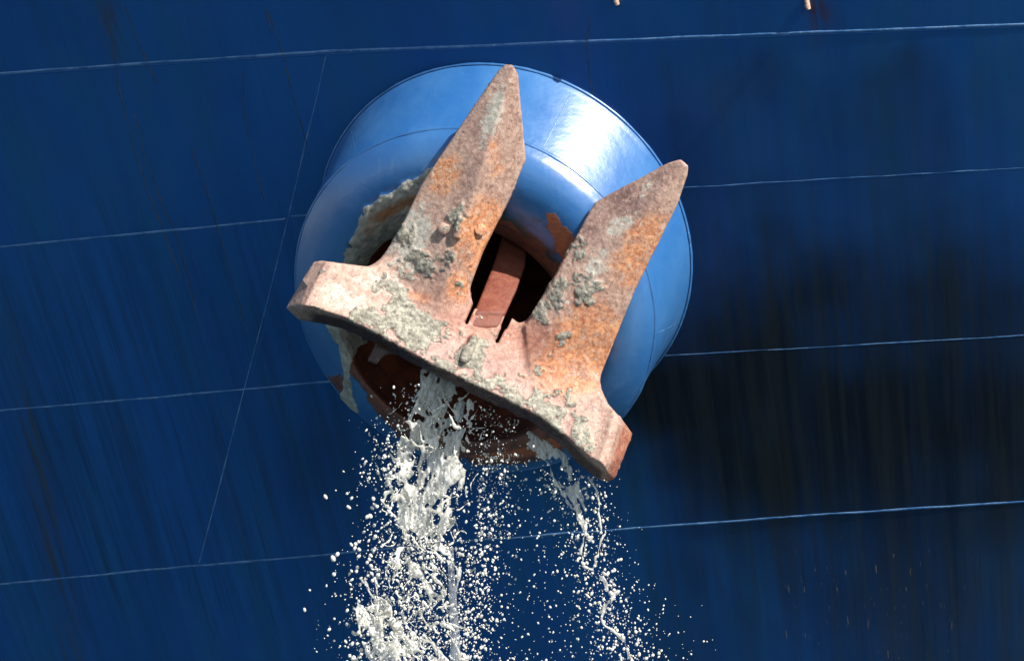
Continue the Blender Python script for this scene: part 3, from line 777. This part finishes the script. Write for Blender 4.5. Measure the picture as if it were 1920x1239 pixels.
LY = [690, 720, 760, 800, 850, 900, 950, 1000, 1050, 1100, 1150, 1200, 1260]
LC = [805, 822, 828, 822, 815, 806, 800, 795, 780, 768, 762, 765, 772]
LW = [30, 46, 58, 66, 72, 72, 68, 66, 74, 80, 84, 88, 94]
def round_field(t, tm, d, T, R):
    # d: flat distance to the rim (negative inside) -> a rounded sheet or string of half-thickness up to T
    th = np.where(d < 0, np.minimum(np.sqrt(np.maximum(-d, 0) * 2 * R), T), -d * 1.2)
    return (np.abs(t - tm[:, :, None]) - th[:, :, None]) / 10
def left_fn(P):
    x, y, t = P[:, :, 0, 0], P[:, :, 0, 1], P[..., 2]
    z = 0 * x
    c = np.interp(y, LY, LC); w = np.interp(y, LY, LW)
    N = lambda sx, sy, o, s, k=0.0, g=0.5: fbm(np.stack([(x * 0.91 + y * 0.42) / sx, (y * 0.91 - x * 0.42) / sy, (x * 0.6 + y * 0.35) / (sx + sy) + k], -1), o, s, g) - 0.5
    jx = 44 * N(60, 60, 2, 61) + 26 * N(16, 22, 3, 62)
    br = smooth(900, 1070, y)
    env = np.abs(x + jx - c) - w * (0.92 - 0.55 * br)
    fade = smooth(985, 1080, y)
    holes = (N(24, 36, 2, 111) - 0.15 + 0.22 * fade - 0.10 * np.exp(-(((x - c) / (w * 0.6)) ** 2)) * (1 - fade)) * 90
    fine = (N(9, 16, 2, 113) - 0.19 + 0.10 * fade + 0.10 * smooth(0.4, 1.0, np.abs(x - c) / w)) * 40
    body = np.maximum(np.maximum(env, holes), fine) + 9 * fade + 60 * smooth(1000, 1075, y)
    ridge = 1 - np.clip(np.abs(fbm(np.stack([(x + jx * .3) / 11, y / 60, z], -1), 3, 91) - 0.5) * 4, 0, 1)
    tm = WT + 60 * N(60, 120, 2, 81) + 26 * N(18, 50, 2, 82)
    f1 = round_field(t, tm, body, 4 + 7 * ridge, 5)
    # strings of water, a net that gets torn further down
    def net(sx, sy, seed, rad, lo, hi, gseed):
        xx = x + 24 * N(40, 50, 2, seed + 3); yy = y + 24 * N(40, 50, 2, seed + 4)
        r = np.abs(fbm(np.stack([(xx * 0.88 - yy * 0.47) / sx, (yy * 0.88 + xx * 0.47) / sy, (xx - yy) * 0.5 / (sx + sy)], -1), 2, seed, 0.35) - 0.5) * 2 * sx * 0.55
        gap = (fbm(np.stack([x / 42, y / 55, z + 3], -1), 2, gseed) - 0.5)
        rr = rad * (0.55 + 0.9 * fbm(np.stack([x / 14, y / 14, z], -1), 2, seed + 7))
        d = r - rr
        d = np.maximum(d, (gap - 0.015) * 70); d = np.maximum(d, np.abs(x + jx * 0.7 - c) - w * 1.12)
        return np.maximum(d, np.maximum(lo - y, y - hi))
    d2 = net(32, 56, 161, 2.6, 985, 1300, 171); d3 = net(22, 46, 261, 1.9, 960, 1300, 271); d4 = net(15, 22, 361, 1.7, 720, 960, 371)
    tm2 = WT + 90 * N(70, 80, 2, 181); tm3 = WT + 10 + 90 * N(60, 80, 2, 281)
    f = np.minimum(np.minimum(f1, round_field(t, tm2, d2, 6, 5)), np.minimum(round_field(t, tm3, d3, 5, 4), round_field(t, tm3, d4, 4, 3)))
    return f
lv_, lq_ = water_body(610, 940, 686, 1262, (280, 393), left_fn, 2.0)
L0 = np.array([(815 - CX) * U, -WT * U, (CY - 1000) * U])
wl_o = thing('water_cascade', 'broad milky brown water cascade pouring out below anchor crown in middle of hawse opening', 'water', tuple(L0))
make_mesh('falling_water', lv_ - L0, lq_, M_SHEET, wl_o)['kind'] = 'stuff'
def ligaments(n, ya, yb, spread, xs=None):
    V, Q, off = [], [], 0
    for _ in range(n):
        y = ya + (yb - ya) * random.random(); x = (float(np.interp(y, LY, LC)) if xs is None else float(np.interp(y, *xs))) + max(-1.6, min(1.6, random.gauss(0, 1))) * spread * (float(np.interp(y, LY, LW)) if xs is None else 1)
        t = WT + random.gauss(0, 22); a = random.gauss(math.pi / 2, 0.7); P = []
        for k in range(random.randint(4, 10)):
            P.append((x, y, t)); a += random.gauss(0, 0.45); x += 4.5 * math.cos(a); y += 4.5 * math.sin(a); t += random.gauss(0, 1.5)
        r = 0.7 + 1.6 * random.random() ** 2; rr = [r * random.choice((0.25, 0.5, 0.9, 1.2, 2.0)) for _ in P]; rr[0] *= 0.4; rr[-1] = r * random.choice((0.3, 1.9))
        u_ = np.linspace(0, len(P) - 1, len(P) * 3); P = np.array(P); rr = np.interp(u_, range(len(P)), rr) * U
        P = np.stack([np.interp(u_, range(len(P)), np.convolve(np.pad(P[:, k], 1, 'edge'), [.25, .5, .25], 'valid')) for k in range(3)], -1)
        v, q = tube(unit(P), rr, 7); V.append(v); Q.append(q + off); off += len(v)
    return np.concatenate(V), np.concatenate(Q)
gv, gq = ligaments(170, 960, 1250, 0.55)
gv2, gq2 = ligaments(50, 740, 960, 0.8)
gv = np.concatenate([gv, gv2]); gq = np.concatenate([gq, gq2 + len(gv) - len(gv2)])
tq = np.concatenate([gq[gq[:, 1] != gq[:, 2]][:, [0, 1, 2]], gq[gq[:, 1] != gq[:, 2]][:, [0, 2, 3]], gq[gq[:, 1] == gq[:, 2]][:, [0, 1, 3]]])
tag(make_mesh('water_strands', gv - L0, tq, M_WAT, wl_o), kind='stuff')

RS = [([(990, 812), (1010, 850), (1035, 890), (1055, 925), (1078, 960), (1092, 985), (1106, 1008)], 4.5),
      ([(1092, 975), (1100, 1000), (1108, 1012)], 8), ([(1098, 990), (1090, 1035), (1092, 1062), (1110, 1070)], 4.5), ([(1094, 1010), (1088, 1040), (1096, 1052)], 5),
      ([(1112, 898), (1118, 930), (1126, 962), (1130, 1000), (1122, 1030), (1120, 1070), (1150, 1092), (1157, 1100)], 3.4),
      ([(1120, 1072), (1140, 1110), (1150, 1128), (1134, 1138), (1130, 1160), (1140, 1178), (1158, 1190), (1168, 1202)], 4.6),
      ([(1136, 1130), (1150, 1122), (1158, 1110)], 3.5), ([(1103, 895), (1110, 903), (1116, 896)], 3.0), ([(1168, 1202), (1180, 1225), (1190, 1245)], 3.2)]
SHEET = [(990, 808), (1005, 815), (1050, 842), (1084, 874), (1096, 900), (1098, 940), (1100, 985), (1090, 985), (1070, 940), (1040, 890), (1012, 850)]
def right_fn(P):
    x, y, t = P[..., 0], P[..., 1], P[..., 2]
    X2, Y2 = x[:, :, 0], y[:, :, 0]
    q = np.stack([X2 / 16, Y2 / 22, 0 * X2], -1); jx = (fbm(q, 3, 121) - 0.5) * 22; jr = fbm(np.stack([X2 / 9, Y2 / 11, 0 * X2], -1), 2, 131)
    d = np.full(X2.shape, 1e9)
    for pts, r in RS: d = np.minimum(d, line_dist(X2 + jx, Y2, pts) - r * (0.0 + 1.55 * np.clip(jr - 0.10, 0, 1)))
    d3 = np.sqrt(np.maximum(d + 6, 0)[:, :, None] ** 2 + ((t - WT - 20) * 0.9) ** 2) - 6
    sh = poly_sdf(X2 + jx * 0.5, Y2, SHEET)
    web = np.abs(fbm(np.stack([(X2 - 0.45 * (Y2 - 850)) / 9, Y2 / 45, 0 * X2], -1), 3, 141) - 0.5) * 2
    hole = fbm(np.stack([X2 / 22, Y2 / 30, 0 * X2 + 5], -1), 3, 151) - 0.5
    s2 = np.maximum(sh, (web - 0.42) * 12 + 16 * smooth(0.0, 0.12, hole) * smooth(830, 930, Y2))
    s3 = np.maximum(s2[:, :, None], np.abs(t - WT - 22 - 12 * (web[:, :, None] - .3)) - 5)
    return np.minimum(d3, s3) / 10
rv, rq = water_body(975, 1200, 795, 1250, (320, 400), right_fn, 2.0)
R0 = np.array([(1100 - CX) * U, -WT * U, (CY - 1000) * U])
wr_o = thing('water_runnel', 'thin twisting milky water runnel dripping off right hand end of crown', 'water', tuple(R0))
make_mesh('falling_water', rv - R0, rq, M_SHEET, wr_o)['kind'] = 'stuff'
# a smooth glassy thread behind the cascade
ty = np.linspace(1030, 1300, 30)
tp = np.stack([848 + 4 * np.sin(ty / 60), ty, np.full(30, 300.0)], -1)
v, q = tube(unit(tp), np.linspace(0.016, 0.036, 30), 16, False)
make_mesh('water_thread', v - L0, q, M_FILM, wl_o)

# spray: thousands of droplets, nobody could count them
def ico():
    t = (1 + 5 ** .5) / 2
    v = np.array([(-1,t,0),(1,t,0),(-1,-t,0),(1,-t,0),(0,-1,t),(0,1,t),(0,-1,-t),(0,1,-t),(t,0,-1),(t,0,1),(-t,0,-1),(-t,0,1)], float)
    f = [(0,11,5),(0,5,1),(0,1,7),(0,7,10),(0,10,11),(1,5,9),(5,11,4),(11,10,2),(10,7,6),(7,1,8),(3,9,4),(3,4,2),(3,2,6),(3,6,8),(3,8,9),(4,9,5),(2,4,11),(6,2,10),(8,6,7),(9,8,1)]
    v /= np.linalg.norm(v[0]); v = list(map(tuple, v)); cache = {}; nf = []
    def mid(a, b):
        k = (min(a, b), max(a, b))
        if k not in cache:
            m = (np.array(v[a]) + np.array(v[b])) / 2; m /= np.linalg.norm(m); v.append(tuple(m)); cache[k] = len(v) - 1
        return cache[k]
    for a, b, c in f:
        ab, bc, ca = mid(a, b), mid(b, c), mid(c, a); nf += [(a, ab, ca), (b, bc, ab), (c, ca, bc), (ab, bc, ca)]
    return np.array(v), np.array(nf)
IV, IF = ico()
def drops(n, fx, fy, rmin, rmax, tspread=60):
    y = fy(n); x = fx(n, y); r = rmin + (rmax - rmin) * RNG.random(n) ** 2.6
    t = WT + RNG.normal(0, tspread, n).clip(-110, 110)
    return np.stack([x, y, t, r], -1)
def ylist(a, b, p=1.0): return lambda n: a + (b - a) * RNG.random(n) ** p
Lc = lambda y: np.interp(y, LY, LC); Lw = lambda y: np.interp(y, LY, LW)
S = [drops(1500, lambda n, y: Lc(y) + RNG.normal(0, 1, n) * Lw(y) * 0.8, ylist(780, 1262), 0.4, 1.5),
     drops(500, lambda n, y: np.interp(y, [880, 980, 1070, 1160, 1262], [1080, 1100, 1112, 1140, 1180]) + RNG.normal(0, 1, n) * 40, ylist(890, 1262), 0.4, 1.4),
     drops(800, lambda n, y: Lc(y) + RNG.normal(0, 1, n) * Lw(y) * 0.66, ylist(1010, 1262), 0.7, 3.3),
     drops(900, lambda n, y: Lc(y) + RNG.normal(0, 1, n) * Lw(y) * 0.72, ylist(860, 1262), 0.6, 2.6),
     drops(900, lambda n, y: Lc(y) + 95 + np.abs(RNG.normal(0, 1, n)) * 42, ylist(850, 1262), 0.8, 3.0),
     drops(330, lambda n, y: Lc(y) - 60 - np.abs(RNG.normal(0, 1, n)) * 45, ylist(840, 1262), 0.9, 4.0),
     drops(200, lambda n, y: 760 - (y - 760) * 0.4 + RNG.normal(0, 1, n) * 28, ylist(720, 900), 0.8, 2.8),
     drops(330, lambda n, y: 900 + RNG.random(n) * 190, ylist(760, 1262), 0.7, 2.6),
     drops(160, lambda n, y: 890 + RNG.random(n) * 80, ylist(760, 870), 0.6, 2.2),
     drops(520, lambda n, y: np.interp(y, [880, 980, 1070, 1160, 1262], [1100, 1105, 1112, 1140, 1180]) + RNG.normal(0, 1, n) * np.interp(y, [880, 1000, 1262], [22, 30, 44]), ylist(890, 1262), 0.8, 3.4),
     drops(220, lambda n, y: 1170 + RNG.normal(0, 1, n) * 70, ylist(1080, 1262, .6), 0.6, 2.0),
     drops(60, lambda n, y: 1012 + (y - 860) * 0.42 + RNG.normal(0, 1, n) * 7, ylist(845, 960), 0.9, 2.8),
     np.array([(682, 1176, WT, 8), (694, 1186, WT, 7.5), (568, 1147, WT, 3), (742, 1178, WT, 10), (735, 1170, WT + 5, 8), (648, 1174, WT, 3), (622, 1050, WT, 5), (630, 1042, WT, 4), (692, 970, WT, 4.5), (660, 1238, WT, 5)])]
S = np.concatenate(S)
keep = (S[:, 0] > 560) & ~((S[:, 1] < 900) & (vcoord(S[:, 0], S[:, 1]) < 30))
S = S[keep]
st_ = 1 + 0.5 * RNG.random(len(S)) ** 2
sc_ = np.stack([np.ones(len(S)), st_, np.ones(len(S))], -1)
tiltx = RNG.normal(0, 0.25, len(S))
loc = IV[None] * S[:, None, 3:4] * sc_[:, None, :]
loc[..., 0] += loc[..., 1] * tiltx[:, None]
DV = unit((loc + S[:, None, :3]).reshape(-1, 3))
DF = (IF[None] + (np.arange(len(S)) * len(IV))[:, None, None]).reshape(-1, 3)
spray = make_mesh('water_spray', DV, DF[:, ::-1], M_DROP)
tag(spray, 'white spray of flying droplets around falling water below anchor', 'spray', kind='stuff')
print('verts', len(AV), len(lv_), len(rv), len(DV))
